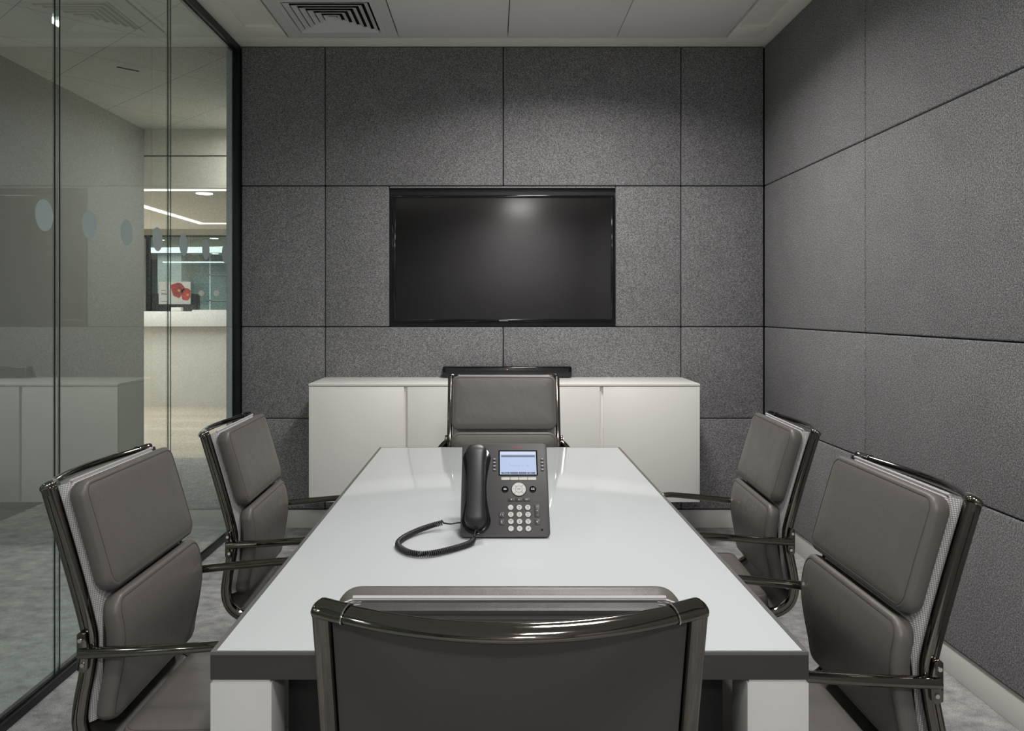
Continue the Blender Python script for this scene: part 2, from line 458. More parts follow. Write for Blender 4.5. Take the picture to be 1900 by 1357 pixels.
# ceiling vent (square four-way diffuser)
vx, vy = -.891, TY-.332
vent = empty('ceiling_vent', (vx, vy, ZC)); tag(vent, 'square white four-way air vent with nested louvres set in the ceiling', 'air vent')
def sqring(mb, a, b, z0, z1, za=None):
    # square ring from half-size a (outer, at z0) to b (inner, at z1), thin sloped blade
    t = .0025
    o = [(-a, -a), (a, -a), (a, a), (-a, a)]; i = [(-b, -b), (b, -b), (b, b), (-b, b)]
    vs = [(x, y, z0) for x, y in o]+[(x, y, z1) for x, y in i]+[(x, y, z0+t) for x, y in o]+[(x, y, z1+t) for x, y in i]
    fs = []
    for k in range(4):
        j = (k+1) % 4
        fs += [(k, j, 4+j, 4+k), (8+j, 8+k, 12+k, 12+j), (k, 8+k, 8+j, j), (4+k, 4+j, 12+j, 12+k)]
    mb.add(vs, fs)
mb = MB(); sqring(mb, .325, .268, -.002, -.002); sqring(mb, .268, .262, -.002, -.009); sqring(mb, .262, .236, -.009, -.009); sqring(mb, .236, .232, -.009, .004)
mb.build('frame', VENTM, vent, smooth=20)
mb = MB(); mb.box(-.31, .31, -.31, .31, .0265, .029); mb.build('plenum', DARK, vent)
for k in range(6):
    a = .222-.036*k; mb = MB(); sqring(mb, a, a-.020, -.010, .002); sqring(mb, a+.003, a, -.010, -.010)
    mb.build('louvre', VENTM, vent, smooth=20)
MB().box(-.022, .022, -.022, .022, -.010, -.006).build('centre_plate', VENTM, vent)
snap_kids()
# recessed ceiling lights of the room
rl = empty('ceiling_light', (ROOM_LIGHTS[0][0], ROOM_LIGHTS[0][1], ZC))
mb = MB(); sqring(mb, .215, .192, -.004, -.004); sqring(mb, .192, .189, -.004, .0015); mb.build('frame', VENTM, rl, smooth=20)
MB().box(-.189, .189, -.189, .189, -.0015, .0005).build('lens', LENS, rl)
tag(rl, 'square recessed ceiling light above the far end of the table', 'ceiling light', 'recessed square ceiling lights')
snap_kids()
for (x, y, p), lb in zip(ROOM_LIGHTS[1:], ['square recessed ceiling light above the near end of the table', 'square recessed ceiling light over the nearest chair', 'square recessed ceiling light well behind the nearest chair']):
    c = copy_tree(rl); c.location = (x, y, ZC); c['label'] = lb

# ------------------------------------------------------------------ glass partition
win = MB()
win.box(XL-.027, XL+.023, YF, YW-.001, 0, .032)                 # floor track
win.box(XL-.027, XL+.023, YF, YW-.001, ZC-.045, ZC+.001)        # head track
win.box(XL-.014, XL+.023, YW-.057, YW+.03, .032, ZC-.045)       # end post
win.box(XL-.027, XL+.023, YF, YF+.05, .032, ZC-.045)
win = struct(win.build('window_1', DARKFRAME, bevel=.003))
MB().box(XL-.048, XL-.0145, YW-.058, YW+.03, .033, ZC-.046).build('jamb', JAMB, win, bevel=.001)
MB().box(XL+.0085, XL+.0105, YF, YW-.06, .033, .040).build('glazing_bead', CHROME, win)
joints = [YF+.05, -2.09, -1.09, -.094, .903, 1.90, 2.897, 3.900, YW-.057]
dots = [2.815+.3165*k for k in range(-16, 7)]
for k in range(len(joints)-1):
    y0, y1 = joints[k], joints[k+1]
    g0 = .014 if k else 0; g1 = .014 if k < len(joints)-2 else 0
    p = MB().box(XL-.006, XL+.006, y0+g0, y1-g1, .032, ZC-.045).build('glass_pane', GLASS, win)
    for yd in dots:
        if y0+.06 < yd < y1-.06:
            d = MB(); d.lathe([(.056, 0), (.056, .0006)], 40, 'x', (XL+.0065, yd, 1.684)); d.build('frosted_dot', FROST, p)
    if k:
        for s in (-1, 1):
            MB().box(XL+.0061, XL+.0078, y0+s*.0160-.0035, y0+s*.0160+.0035, .032, ZC-.045).build('joint_strip', DARKFRAME, win)
        MB().box(XL-.005, XL+.005, y0-.0112, y0+.0112, .032, ZC-.045).build('joint_infill', GLASS, win)

# ------------------------------------------------------------------ corridor beyond the glass
struct(MB().box(XC-.12, XC, YF-.1, 7.23, 0, ZC+.3).build('wall_left', CORRW))
struct(MB().box(XC-.005, XL-.05, YF-.1, 7.23, ZC, ZC+.1).build('ceiling', DTILE))
sl = bx('linear_slot', DARK, (-.072, .072, -.008, .008, -.003, .001)); sl.location = (-2.47, 5.42, ZC); sl.rotation_euler = (0, 0, math.radians(44))
tag(sl, 'short dark air slot in the corridor ceiling beyond the glass', 'air vent')
for k, (x, y, p) in enumerate(CORR_LIGHTS):
    r_ = MB(); r_.lathe([(.085, .001), (.095, -.004), (.10, -.002), (.10, .001)], 32, 'z', (0, 0, 0)); 
    o = empty('downlight', (x, y, ZC)); r_.build('trim_ring', VENTM, o)
    MB().lathe([(.07, -.006), (.07, -.002)], 32).build('lens', LENS, o)
    tag(o, ['round corridor downlight outside the near glass panes', 'round corridor downlight outside the middle glass panes', 'round corridor downlight at the far end of the glass wall', 'added unseen round downlight that brightens the reception bulkhead'][k], 'downlight', 'corridor downlights')
# corridor far side: wall behind the back wall, running on to the reception
struct(MB().box(XL-.05, XL+.05, YW+.135, 9.0, 0, ZC).build('wall_right', CORRW))
# bulkhead and lower reception ceiling
zb = 2.455
bk = MB(); bk.box(-6.5, -.6, 7.23, 7.36, zb, 2.737); bk.box(-6.5, -.6, 7.23, 7.36, 2.75, ZC+.02); bk.box(-6.5, -.6, 7.26, 7.36, 2.73, 2.76)
bk = struct(bk.build('wall_bulkhead', BEIGE)); MB().box(-6.5, -.6, 7.245, 7.26, 2.737, 2.75).build('shadow_gap', BEIGED, bk)
rc = MB(); rc.box(-9, -.6, 7.36, 10.9, zb, zb+.2)
struct(rc.build('ceiling', PLASTER))
led = empty('led_cove', (-3.7, 8.9, zb)); tag(led, 'white led strip line turning a corner on the reception ceiling', 'led light')
for b in [(-2.9, 3.0, -1.60, -1.55), ]:
    MB().box(b[0], b[1], b[2], b[3], -.012, -.001).build('light_strip', LED, led)
MB().box(-.04, .04, -1.55, 1.30, -.010, -.001).build('light_strip', LED, led)
MB().box(-.04, 3.0, 1.22, 1.30, -.010, -.001).build('light_strip', LED, led)
def downl(x, y, z, r, label):
    o = empty('downlight', (x, y, z)); MB().lathe([(r*1.0, .0), (r*1.15, -.004), (r*1.2, -.001)], 28).build('trim_ring', VENTM, o)
    MB().lathe([(r, -.009), (r, -.004)], 28).build('lens', LENS, o); tag(o, label, 'downlight'); return o
downl(-2.72, 7.55, zb, .075, 'round downlight in the lower reception ceiling')
# soffit and glazed office front behind the desk
so = MB(); so.box(-9, -.6, 10.9, 12.2, 2.62, 2.8); so.box(-9, -.6, 12.2, 12.3, 2.50, 2.8)
struct(so.build('wall_soffit', BEIGE))
YG = 12.35
w2 = struct(MB().box(-8, -.6, YG, YG+.06, 2.488, 2.515).box(-8, -.6, YG, YG+.06, 0, .06).box(-5.36, -5.30, YG, YG+.06, .06, 2.488).build('window_2', DARKFRAME))
for (a, b) in [(-8, -5.37), (-5.29, -4.70), (-4.69, -2.9), (-2.89, -.6)]:
    MB().box(a, b, YG+.02, YG+.032, .06, 2.488).build('glass_pane', GLASS2, w2)
struct(MB().box(-8, -.6, YG-.02, YG+.1, 2.515, 3.0).build('wall_lintel', BEIGE))
# reception side walls
struct(MB().box(-5.50, -5.33, 8.6, YG-.05, 0, 2.45).build('wall_reception', BEIGE))
struct(MB().box(-9, -8.9, 7.2, 19, 0, 3).build('wall_far_left', CORRW))
struct(MB().box(-8.9, XC-.12, 7.23, 7.33, 0, zb).build('wall_side', CORRW))
struct(MB().box(-.6, -.5, 4.9+.2, 19, 0, 3).build('wall_far_right', CORRW))
# office behind the glass
struct(MB().box(-9, -.5, 18.9, 19.0, 0, 3).build('wall_far', TEALW))
struct(MB().box(-6.95, -6.46, 16.6, 18.9, 0, 2.55).build('wall_column', CORRW))
wd_ = struct(MB().box(-6.46, -.6, 17.3, 17.4, 0, 2.55).build('wall_divider', TEALW))
for z_ in (.9, 1.55, 2.1): MB().box(-6.2, -.6, 17.27, 17.3, z_, z_+.03).build('wall_ledge', CORRW, wd_)
MB().box(-6.12, -6.09, 17.27, 17.3, 0, 2.55).build('wall_ledge', JAMB, wd_)
struct(MB().box(-9, -.6, YG+.06, 19, 2.55, 2.75).build('ceiling', PLASTER))
oc = empty('office_cove', (-5.6, 15.6, 2.55)); tag(oc, 'broad white light cove in the office behind reception', 'led light')
MB().prism([(-2.4, .9), (-1.2, -.2), (1.6, -.75), (1.6, .55), (-.6, .9)], -.02, -.001, 'z').build('light_strip', LEDC, oc)
o2 = empty('pendant_strip', (-6.3, 16.4, 2.335)); tag(o2, 'thin white linear pendant light in the office behind reception', 'pendant light')
MB().box(-.45, 1.6, -.03, .03, -.012, .012).build('light_strip', LEDC, o2); MB().box(-.3, -.29, -.005, .005, .012, .213).build('wire', CHROMEB, o2); MB().box(1.2, 1.21, -.005, .005, .012, .213).build('wire', CHROMEB, o2)
for k, (x, y) in enumerate([(-5.65, 13.6), (-4.63, 13.3), (-7.40, 17.9), (-5.86, 16.9)]):
    downl(x, y, 2.548, .07, ['left front round downlight in the office behind reception', 'right front round downlight in the office behind reception', 'left rear round downlight in the office behind reception', 'right rear round downlight in the office behind reception'][k])
cab = bx('low_cabinet', DARKB, (-8.8, -4.88, YG+.5, YG+1.0, 0, 1.62), bevel=.004); tag(cab, 'low black cabinet behind the office glass', 'cabinet')
for k, x in enumerate((-4.50, -4.27, -4.04)):
    MB().lathe([(.045, 0), (.045, .001)], 28, 'y', (x, YG+.012, 1.615)).build('frosted_dot', PAPER, w2)
# poster on a stand
po = empty('poster', (-4.73, YG-.45, 0)); tag(po, 'white landscape poster with red flowers standing behind the reception desk', 'poster')
MB().box(-.235, .235, 0, .02, 1.44, 1.775).build('board', PAPER, po)
MB().cyl((0, .035, 0), .015, 1.7, 12).build('stand_pole', SATB, po); MB().cyl((0, .035, 0), .16, .012, 24).build('stand_base', SATB, po)
for (cx, cz, r, ph) in [(.045, 1.655, .095, 0), (.175, 1.59, .080, 1)]:
    mb = MB(); n = 40; vs = [(cx, -.003, cz)]
    for i in range(n):
        a = 2*PI*i/n; rr = r*(1+.09*math.sin(3*a+ph)+.06*math.sin(5*a+1)+.03*math.sin(8*a))
        vs.append((min(cx+rr*math.cos(a), .234), -.003, cz+rr*math.sin(a)*1.15))
    mb.add(vs, [(0, 1+i, 1+(i+1) % n) for i in range(n)]); fl = mb.build('flower', PETAL, po)
    MB().lathe([(r*.22, -.0045), (r*.22, -.0032)], 16, 'y', (cx+.02, 0, cz-.01)).build('flower_centre', PETALY, fl)
for k, (z, wd) in enumerate([(1.642, .07), (1.60, .07), (1.58, .09), (1.475, .10)]):
    MB().box(-.20, -.20+wd, -.002, 0, z, z+.008).build('printed_line', INK, po)
# reception desk
YD = 11.2
desk = empty('reception_desk', (-4.2, YD, 0)); tag(desk, 'long white topped reception desk with recessed cream front', 'reception desk')
MB().box(-1.12, 2.6, -.12, .35, 1.125, 1.335).build('counter', DESKW, desk, bevel=.006)
MB().box(-.45+.48, 2.6, -.10, .30, 1.335, 1.355).build('counter_shelf', DESKW, desk, bevel=.003)
MB().box(-1.10, 2.5, .02, .33, 0, 1.125).build('front_panel', DESKF, desk)
bxo = bx('white_box', PAPER, (-.075, .075, -.04, .04, 0, .055), bevel=.004); bxo.location = (-4.39, YD-.08, 1.3362); tag(bxo, 'small white box lying on the reception counter', 'box')
bxo.name = 'box'

# ------------------------------------------------------------------ television
tv = empty('television', (.057, YW, 1.25)); tag(tv, 'large black wall television recessed between grey felt panels', 'television')
X0, X1 = TVX0-.057+.003, TVX1-.057-.003
MB().box(X0, X1, TH-.006, TH-.001, .004, .853).build('back_box', SATB, tv)
mb = MB(); b_ = .012
sx0, sx1, sz0, sz1 = -.607, .670-.0, .045, .795
sx0, sx1 = (733-915)/300-.057+.003, (1134-915)/300-.057
mb.box(sx0-.022, sx1+.022, .004, .028, sz0-.018, sz0); mb.box(sx0-.022, sx1+.022, .004, .028, sz1, sz1+.018)
mb.box(sx0-.022, sx0, .004, .028, sz0, sz1); mb.box(sx1, sx1+.022, .004, .028, sz0, sz1)
mb.build('bezel', GLOSSB, tv, bevel=.002)
MB().box(sx0, sx1, .008, .026, sz0, sz1).build('screen', SCREEN, tv)
RX = Matrix.Rotation(PI/2, 4, 'X')
text('maker_mark', 'SAMSUNG', .012, PALEINK, tv, Matrix.Translation((.008, .0035, sz0-.009)) @ RX @ Matrix.Scale(1.0, 4))
MB().box(.255, .275, -.001, .012, .004, .016).build('sensor', GLOSSB, tv)
# ------------------------------------------------------------------ sideboard
YS = 4.514
sb = empty('sideboard', (.063, YW-.002, .266)); tag(sb, 'long white wall-hung sideboard with four doors below the television', 'sideboard')
sd = YS-(YW-.002); HH = .670
MB().box(-1.103, 1.103, sd+.018, 0, 0, HH-.016).build('carcass', WHITE_LACQ, sb, bevel=.001)
MB().box(-1.103, 1.103, sd, 0, HH-.014, HH).build('top', WHITE_LACQ, sb, bevel=.0015)
for k in range(4):
    a = -1.103+k*.5515; g = .002
    lo, hi = a+g, a+.5515-g
    # finger-pull edge on the side where two doors meet
    if k in (0, 2): hi -= .012
    else: lo += .004
    dr = MB().box(lo, hi, sd, sd+.017, .003, HH-.018).build('door', WHITE_LACQ, sb, bevel=.0012)
    if k in (0, 2): MB().box(hi+.0005, hi+.009, sd+.010, sd+.0175, .003, HH-.045).build('finger_pull', WHITE_LACQ, dr)
MB().box(-1.09, 1.09, sd+.25, 0, -.02, 0).build('wall_rail', DARKB, sb)
# soundbar
sbar = empty('soundbar', (.086, YW-.035, .936)); tag(sbar, 'long black soundbar lying on top of the white sideboard', 'soundbar')
MB().box(-.394, .394, -.031, .03, .003, .070).build('housing', GLOSSB, sbar, bevel=.007, seg=3)
MB().box(-.375, .375, -.034, -.028, .010, .060).build('grille', SATB, sbar, bevel=.002)
MB().lathe([(.0035, -.0350), (.0035, -.0335)], 12, 'y', (-.0, 0, .052)).build('indicator_light', DOTLED, sbar)
for s in (-1, 1): MB().box(s*.33-.02, s*.33+.02, -.02, .02, 0, .004).build('foot', RUB, sbar)

# ------------------------------------------------------------------ table
TX0, TX1, TY0, TY1, TZ = -.5135, .573, 1.454, 3.630, .73
tb = empty('meeting_table', ((TX0+TX1)/2, (TY0+TY1)/2, 0)); tag(tb, 'rectangular meeting table with white glass top and dark grey edge', 'table')
hx, hy = (TX1-TX0)/2, (TY1-TY0)/2
MB().box(-hx, hx, -hy, hy, TZ-.051, TZ-.006).build('edge_frame', TEDGE, tb, bevel=.001)
mb = MB(); e = .009
mb.box(-hx, hx, -hy, -hy+.006, TZ-.006, TZ-.0003); mb.box(-hx, hx, hy-e, hy, TZ-.006, TZ-.0003)
mb.box(-hx, -hx+e, -hy+.006, hy-e, TZ-.006, TZ-.0003); mb.box(hx-e, hx, -hy+.006, hy-e, TZ-.006, TZ-.0003)
mb.build('edge_trim', TRIMG, tb)
MB().box(-hx+e+.0005, hx-e-.0005, -hy+.0065, hy-e-.0005, TZ-.006, TZ).build('glass_top', GLASSTOP, tb, bevel=.0008)
lw, ld = .1115, .094
for sx in (-1, 1):
    for sy in (-1, 1):
        cx_, cy_ = sx*(hx-lw/2), sy*(hy-ld/2)
        lg = MB().box(cx_-lw/2, cx_+lw/2, cy_-ld/2, cy_+ld/2, 0, TZ-.057).build('leg', LEGW, tb, bevel=.0015)
        MB().box(cx_-lw/2+.004, cx_+lw/2-.004, cy_-ld/2+.004, cy_+ld/2-.004, TZ-.0575, TZ-.0508).build('spacer', LEGW, lg)
# dark under-table power tray
mb = MB(); r = .03; y0 = -hy+.135
a0, a1, z0, z1 = -.435, .425, .475, TZ-.052
pts = [(a0, z0), (a1, z0)]
for k in range(7): t = k/6*PI/2; pts.append((a1-r+r*math.cos(t), z1-r+r*math.sin(t)))
for k in range(7): t = PI/2+k/6*PI/2; pts.append((a0+r+r*math.cos(t), z1-r+r*math.sin(t)))
mb.prism(pts, y0, y0+.02); mb.build('modesty_panel', BLACKM, tb)

# ------------------------------------------------------------------ chairs
PR = spline([(-.09, 0, .952), (-.045, 0, .800), (-.008, 0, .665), (0, 0, .612), (-.006, 0, .555), (-.018, 0, .49), (-.022, 0, .440), (-.008, 0, .395), (.030, 0, .366), (.085, 0, .358), (.25, 0, .360), (.40, 0, .366), (.450, 0, .360), (.478, 0, .338)], 14)
CL = [0]
for i in range(1, len(PR)): CL.append(CL[-1]+(PR[i]-PR[i-1]).length)
STOT = CL[-1]
def P_at(s):
    s = max(0, min(STOT, s))
    lo = 0; hi = len(CL)-1
    while hi-lo > 1:
        m_ = (lo+hi)//2
        if CL[m_] <= s: lo = m_
        else: hi = m_
    t = (s-CL[lo])/(CL[hi]-CL[lo]); return PR[lo].lerp(PR[hi], t)
def N_at(s):
    d = (P_at(s+.006)-P_at(s-.006)).normalized(); return Vector((-d.z, 0, d.x))
def s_of(fn):
    for i in range(len(PR)):
        if fn(PR[i]): return CL[i]
S_Z = lambda z: s_of(lambda p: p.z <= z)
S_X = lambda x: s_of(lambda p: p.x >= x and p.z < .38)
def cushion(name, s0, s1, wid, off, th, parent, rc_=.035, seam=True, mat_=None):
    H = s1-s0; W = wid; sc = (s0+s1)/2
    def ring(d, h, nn=10):
        w2, h2 = W/2-d, H/2-d; r = max(rc_-d*.8, .006); r = min(r, h2*.98)
        out = []
        def seg(a, b, n):
            for i in range(n): out.append((a[0]+(b[0]-a[0])*i/n, a[1]+(b[1]-a[1])*i/n))
        cs = [(w2-r, h2-r, 0), (-(w2-r), h2-r, PI/2), (-(w2-r), -(h2-r), PI), (w2-r, -(h2-r), 1.5*PI)]
        for q, (cx, cy, a0) in enumerate(cs):
            for i in range(8):
                a = a0+PI/2*i/8; out.append((cx+r*math.cos(a), cy+r*math.sin(a)))
            a = a0+PI/2; p0 = (cx+r*math.cos(a), cy+r*math.sin(a)); nx = cs[(q+1) % 4]
            p1 = (nx[0]+r*math.cos(nx[2]), nx[1]+r*math.sin(nx[2])); seg(p0, p1, nn)
        return [(u, v, h) for u, v in out]
    rings = [ring(.006, 0), ring(.001, .25*th), ring(0, .6*th), ring(.002, .82*th), ring(.007, .93*th), ring(.0115, .955*th), ring(.013, .94*th), ring(.0145, .96*th)]
    dm = H/2-.008
    for k in range(1, 9):
        d = .0145+(dm-.0145)*(k/8); rings.append(ring(d, th*(.97+.10*math.sin(min(1, (k/8)*1.6)*PI/2))))
    n = len(rings[0]); vs = []
    def mp(u, v, h):
        s = sc-v; return P_at(s)+N_at(s)*(off+h)+Vector((0, u, 0))
    for R in rings:
        for (u, v, h) in R: vs.append(mp(u, v, h))
    fs = []
    for k in range(len(rings)-1):
        for i in range(n):
            j = (i+1) % n; fs.append((k*n+i, k*n+j, (k+1)*n+j, (k+1)*n+i))
    fs.append(tuple(range(n))[::-1])
    # close the centre slit
    L_ = (len(rings)-1)*n; c_ = [L_+i for i in range(n)]
    fs.append(tuple(c_))
    o = MB().add(vs, fs).build(name, mat_ or LEATHER, parent, smooth=60)
    if seam:
        pts = [mp(u, v, h) for (u, v, h) in ring(.0125, .958*th)]
        MB().tube(pts, .0008, 5, closed=True).build('stitched_seam', SEAMM, o)
    return o
def rail_section():
    a, b, g = .0115, .0155, .0022          # half width (y), half depth (normal)
    pts = []
    for sx, sy, st in [(1, 1, 0), (-1, 1, 1), (-1, -1, 2), (1, -1, 3)]:
        r = .006
        for i in range(4):
            t = st*PI/2+PI/2*i/3; pts.append((sx*(a-r)+r*math.cos(t), sy*(b-r)+r*math.sin(t)))
        if st == 0: pass
        if st == 1:   # groove on the -y side
            pts += [(-a, .0035), (-a+g, .002), (-a+g, -.002), (-a, -.0035)]
        if st == 3:
            pts += [(a, -.0035), (a-g, -.002), (a-g, .002), (a, .0035)]
    return pts
HW = .265
def make_arm(root, sg, pl, zb_):
    sp = spline([(x, sg*(HW+y), z) for x, y, z in pl], 10)
    arm = MB().tube(sp, lambda t: .0155-.003*min(1, t*2), 14, ry=.0125).build('armrest', CHROME, root, smooth=60)
    br = MB(); dz = zb_-.6
    br.prism([(x, z+dz) for x, z in [(-.020, .563), (-.006, .556), (.004, .565), (.006, .600), (-.002, .640), (-.012, .647), (-.020, .640)]], sg*(HW-.001), sg*(HW+.009)); br.build('arm_bracket', CHROME, arm, bevel=.002)
    for z_ in (.575, .628): MB().lathe([(.0045, 0), (.0045, .003)], 12, 'y', (-.009+(z_-.6)*-.1, sg*(HW+.0105)-.0015, z_+dz)).build('bolt', CHROMEB, arm)
    return arm
def make_chair():
    root = empty('office_chair')
    ss = [STOT*i/110 for i in range(111)]
    for sg in (-1, 1):
        fr = [(P_at(s)+Vector((0, sg*(HW-.0125), 0)), Vector((0, 1, 0)), N_at(s)) for s in ss]
        rl_ = MB().sweep(fr, rail_section()).build('side_rail', CHROME, root, smooth=40)
    def sheet(name, s0, s1, hw, o0, o1, m, crown=0, n=60):
        mb = MB(); q = [s0+(s1-s0)*i/n for i in range(n+1)]
        us = [-hw+2*hw*j/10 for j in range(11)]
        secs = []
        fr = [(P_at(s), Vector((0, 1, 0)), N_at(s)) for s in q]
        def sec(i):
            return [(u, o1) for u in us]+[(u, o0) for u in reversed(us)]
        return mb.sweep(fr, sec).build(name, m, root, smooth=40)
    sheet('back_shell', .012, STOT-.01, HW-.0265, -.004, .002, LEATHER_D)
    sheet('dark_gap_filler', .004, S_Z(.45), HW-.062, .0025, .0225, LEATHER_D)  # dark filler sheet, stands in for the shade between mesh and shell
    hw_ = HW-.0275; us = [-hw_, -hw_+.004, -hw_+.012, -hw_+.022, -hw_+.034, -.12, 0, .12, hw_-.034, hw_-.022, hw_-.012, hw_-.004, hw_]
    oo = [.004, .010, .019, .0255, .028, .028, .028, .028, .028, .0255, .019, .010, .004]
    se = S_Z(.43); q = [.002+(se-.002)*i/60 for i in range(61)]
    sec_ = [(u, o) for u, o in zip(us, oo)]+[(u, o-.0035) for u, o in reversed(list(zip(us, oo)))]
    sh = MB().sweep([(P_at(s), Vector((0, 1, 0)), N_at(s)) for s in q], sec_).build('mesh_panel', RIB, root, smooth=50)
    pts = [P_at(.002)+N_at(.01)*.0255+Vector((0, -HW+.05+(2*HW-.10)*i/12, .001)) for i in range(13)]
    MB().tube(pts, .0035, 8).build('edge_cord', RIB, sh)
    cushion('upper_back_cushion', .006, .258, .488, .029, .040, root)
    cushion('lower_back_cushion', .268, S_Z(.418)-.0, .490, .029, .040, root, rc_=.04)
    cushion('seat_cushion', S_X(.040), STOT-.025, .485, .004, .052, root, rc_=.045)
    # bowed head rail with end caps
    top = P_at(0); n0 = N_at(0)
    pts = []
    for i in range(41):
        t = -1+i/20; y_ = t*(HW-.012)
        pts.append(Vector((top.x-.058*(1-t*t)-.002, y_, top.z+.003-.011*(1-t*t))))
    def hsec(i):
        t = abs(-1+i/20); a = .0165-.002*t; b = .0085+.0015*(1-t)
        return [(a*math.cos(2*PI*j/18), b*math.sin(2*PI*j/18)) for j in range(18)]
    fr = []
    tl_ = math.radians(-24)
    for i, p in enumerate(pts):
        d = (pts[min(i+1, 40)]-pts[max(i-1, 0)]).normalized(); A = Vector((0, 0, 1)).cross(d).normalized(); B = d.cross(A)
        A2 = A*math.cos(tl_)+B*math.sin(tl_); B2 = -A*math.sin(tl_)+B*math.cos(tl_); fr.append((p, A2, B2))
    hr = MB().sweep(fr, hsec).build('head_rail', CHROME, root, smooth=50)
    for sg in (-1, 1):
        e_ = MB()
        c0 = top+Vector((-.001, sg*(HW-.0115), .001))
        idx = list(range(37, 41)) if sg > 0 else list(range(3, -1, -1))
        cap = []; last = fr[idx[-1]]
        for q_, i in enumerate(idx): cap.append((fr[i], 1.10, 1.18))
        for dd, k1 in ((.004, .98), (.0075, .72), (.009, .35)):
            d_ = Vector((0, sg, 0)); cap.append(((last[0]+d_*dd, last[1], last[2]), 1.10*k1, 1.18*k1))
        e_.sweep([c[0] for c in cap], lambda i: [(cap[i][1]*.0147*math.cos(2*PI*j/18), cap[i][2]*.0090*math.sin(2*PI*j/18)) for j in range(18)])
        e_.tube([c0+Vector((.001, 0, -.002)), P_at(.016)+Vector((0, sg*(HW-.0115), 0))], .0118, 16)
        e_.build('end_cap', CHROME, hr, smooth=50)
        i_ = idx[0]; rf = [fr[i_], fr[i_+sg]]; rf = [rf[0], (rf[0][0].lerp(rf[1][0], .14), rf[0][1], rf[0][2])]
        MB().sweep(rf, [(.0172*math.cos(2*PI*j/18), .0112*math.sin(2*PI*j/18)) for j in range(18)]).build('collar_ring', CHROMEB, hr)
    # arms
    for sg in (-1, 1): make_arm(root, sg, [(-.012, .004, .600), (.03, .009, .603), (.12, .018, .610), (.22, .024, .618), (.305, .024, .622), (.345, .022, .606), (.355, .016, .550), (.345, .012, .450), (.330, .008, .385), (.315, -.004, .372)], .6)
    # seat mechanism, column, five-star base
    MB().box(.12, .32, -.07, .07, .300, .352).build('tilt_mechanism', SATB, root, bevel=.008)
    MB().box(.19, .23, -(HW-.02), HW-.02, .338, .350).build('cross_bar', CHROME, root, bevel=.003)
    MB().lathe([(.030, .10), (.030, .20), (.020, .205), (.020, .305)], 24, 'z', (.21, 0, 0)).build('gas_column', CHROME, root)
    MB().lathe([(.038, .075), (.042, .085), (.040, .115), (.032, .125)], 24, 'z', (.21, 0, 0)).build('base_hub', CHROME, root)
    for k in range(5):
        a = 2*PI*k/5+.3; d = Vector((math.cos(a), math.sin(a), 0)); c0 = Vector((.21, 0, 0))
        pth = [c0+d*.03+Vector((0, 0, .100)), c0+d*.12+Vector((0, 0, .098)), c0+d*.22+Vector((0, 0, .082)), c0+d*.275+Vector((0, 0, .072))]
        lg = MB().tube(spline(pth, 6), lambda t: .018-.006*t, 12).build('base_leg', CHROME, root)
        e2 = c0+d*.265; ca = MB(); sdv = Vector((-d.y, d.x, 0))
        for s_ in (-1, 1):
            p0 = e2+sdv*(s_*.012)+Vector((0, 0, .025)); p1 = p0+sdv*(s_*.014)
            ca.tube([p0, p1], .025, 18)
        ca.tube([e2+Vector((0, 0, .03)), e2+Vector((0, 0, .075))], .006, 8)
        ca.build('caster', RUB, lg)
    return root
ch = make_chair(); ch['category'] = 'chair'; ch['group'] = 'grey leather office chairs around the meeting table'
snap_kids()
def place(o, tx, ty, dz, face, label):
    # tx,ty: where the middle of the head rail stands; face: the way the sitter looks
    o.location = (tx+.09*math.cos(face), ty+.09*math.sin(face), dz); o.rotation_euler = (0, 0, face)
    o['label'] = label
# (head x, head y, lift, facing)
spots = [(-.968, 2.000, .010, 0.0, 'grey leather office chair on the left side, nearest to the glass wall corner of the table front'),
         (-.940, 2.850, -.008, math.radians(1.5), 'grey leather office chair at the far left side of the table, below the reception opening'),
         (.961, 1.858, .012, PI, 'grey leather office chair at the near right side of the table'),
         (1.070, 2.885, -.008, PI+math.radians(-3.0), 'grey leather office chair at the far right side of the table, near the corner of felt walls'),
         (.0224, 1.077, -.004, PI/2, 'grey leather office chair in front, seen from behind, at the near end of the table'),
         (.050, 3.812, .082, -PI/2, 'grey leather office chair at the far end of the table facing the camera, before the sideboard')]
labels = ['grey leather office chair nearest on the left, beside the glass wall',
          'grey leather office chair further back on the left, beside the glass wall',
          'grey leather office chair nearest on the right, beside the felt wall',
          'grey leather office chair further back on the right, by the corner of the felt walls',
          'grey leather office chair at the near end of the table, seen from behind',
          'grey leather office chair at the far end of the table, facing forward before the sideboard']
for k, (tx, ty, dz, fc, _) in enumerate(spots):
    o = ch if k == 0 else copy_tree(ch)
    place(o, tx, ty, 0, fc, labels[k])
    # the gas lift raises everything above the base
    if k == 0: insts = []
    insts.append((o, dz))
# the far chair, raised on its gas lift, has arms that drop steeply outwards to clear the table
far = insts[-1][0]
def wipe(o):
    for c in [c for c in bpy.data.objects if c.parent == o]: wipe(c)
    bpy.data.objects.remove(o)
for c in [c for c in bpy.data.objects if c.parent == far and c.name.startswith('armrest')]: wipe(c)
for sg in (-1, 1): make_arm(far, sg, [(-.018, -.006, .655), (.000, .012, .648), (.030, .040, .616), (.050, .052, .580), (.075, .052, .560), (.20, .040, .548), (.30, .022, .530), (.330, .010, .450), (.325, .0, .385), (.315, -.004, .372)], .640)
snap_kids()
for o, dz in insts:
    for c in KIDS[o.name]:
        nm = c.name.split('.')[0]
        if nm in ('base_hub', 'base_leg'): continue
        c.location.z = dz if nm != 'gas_column' else dz*.5

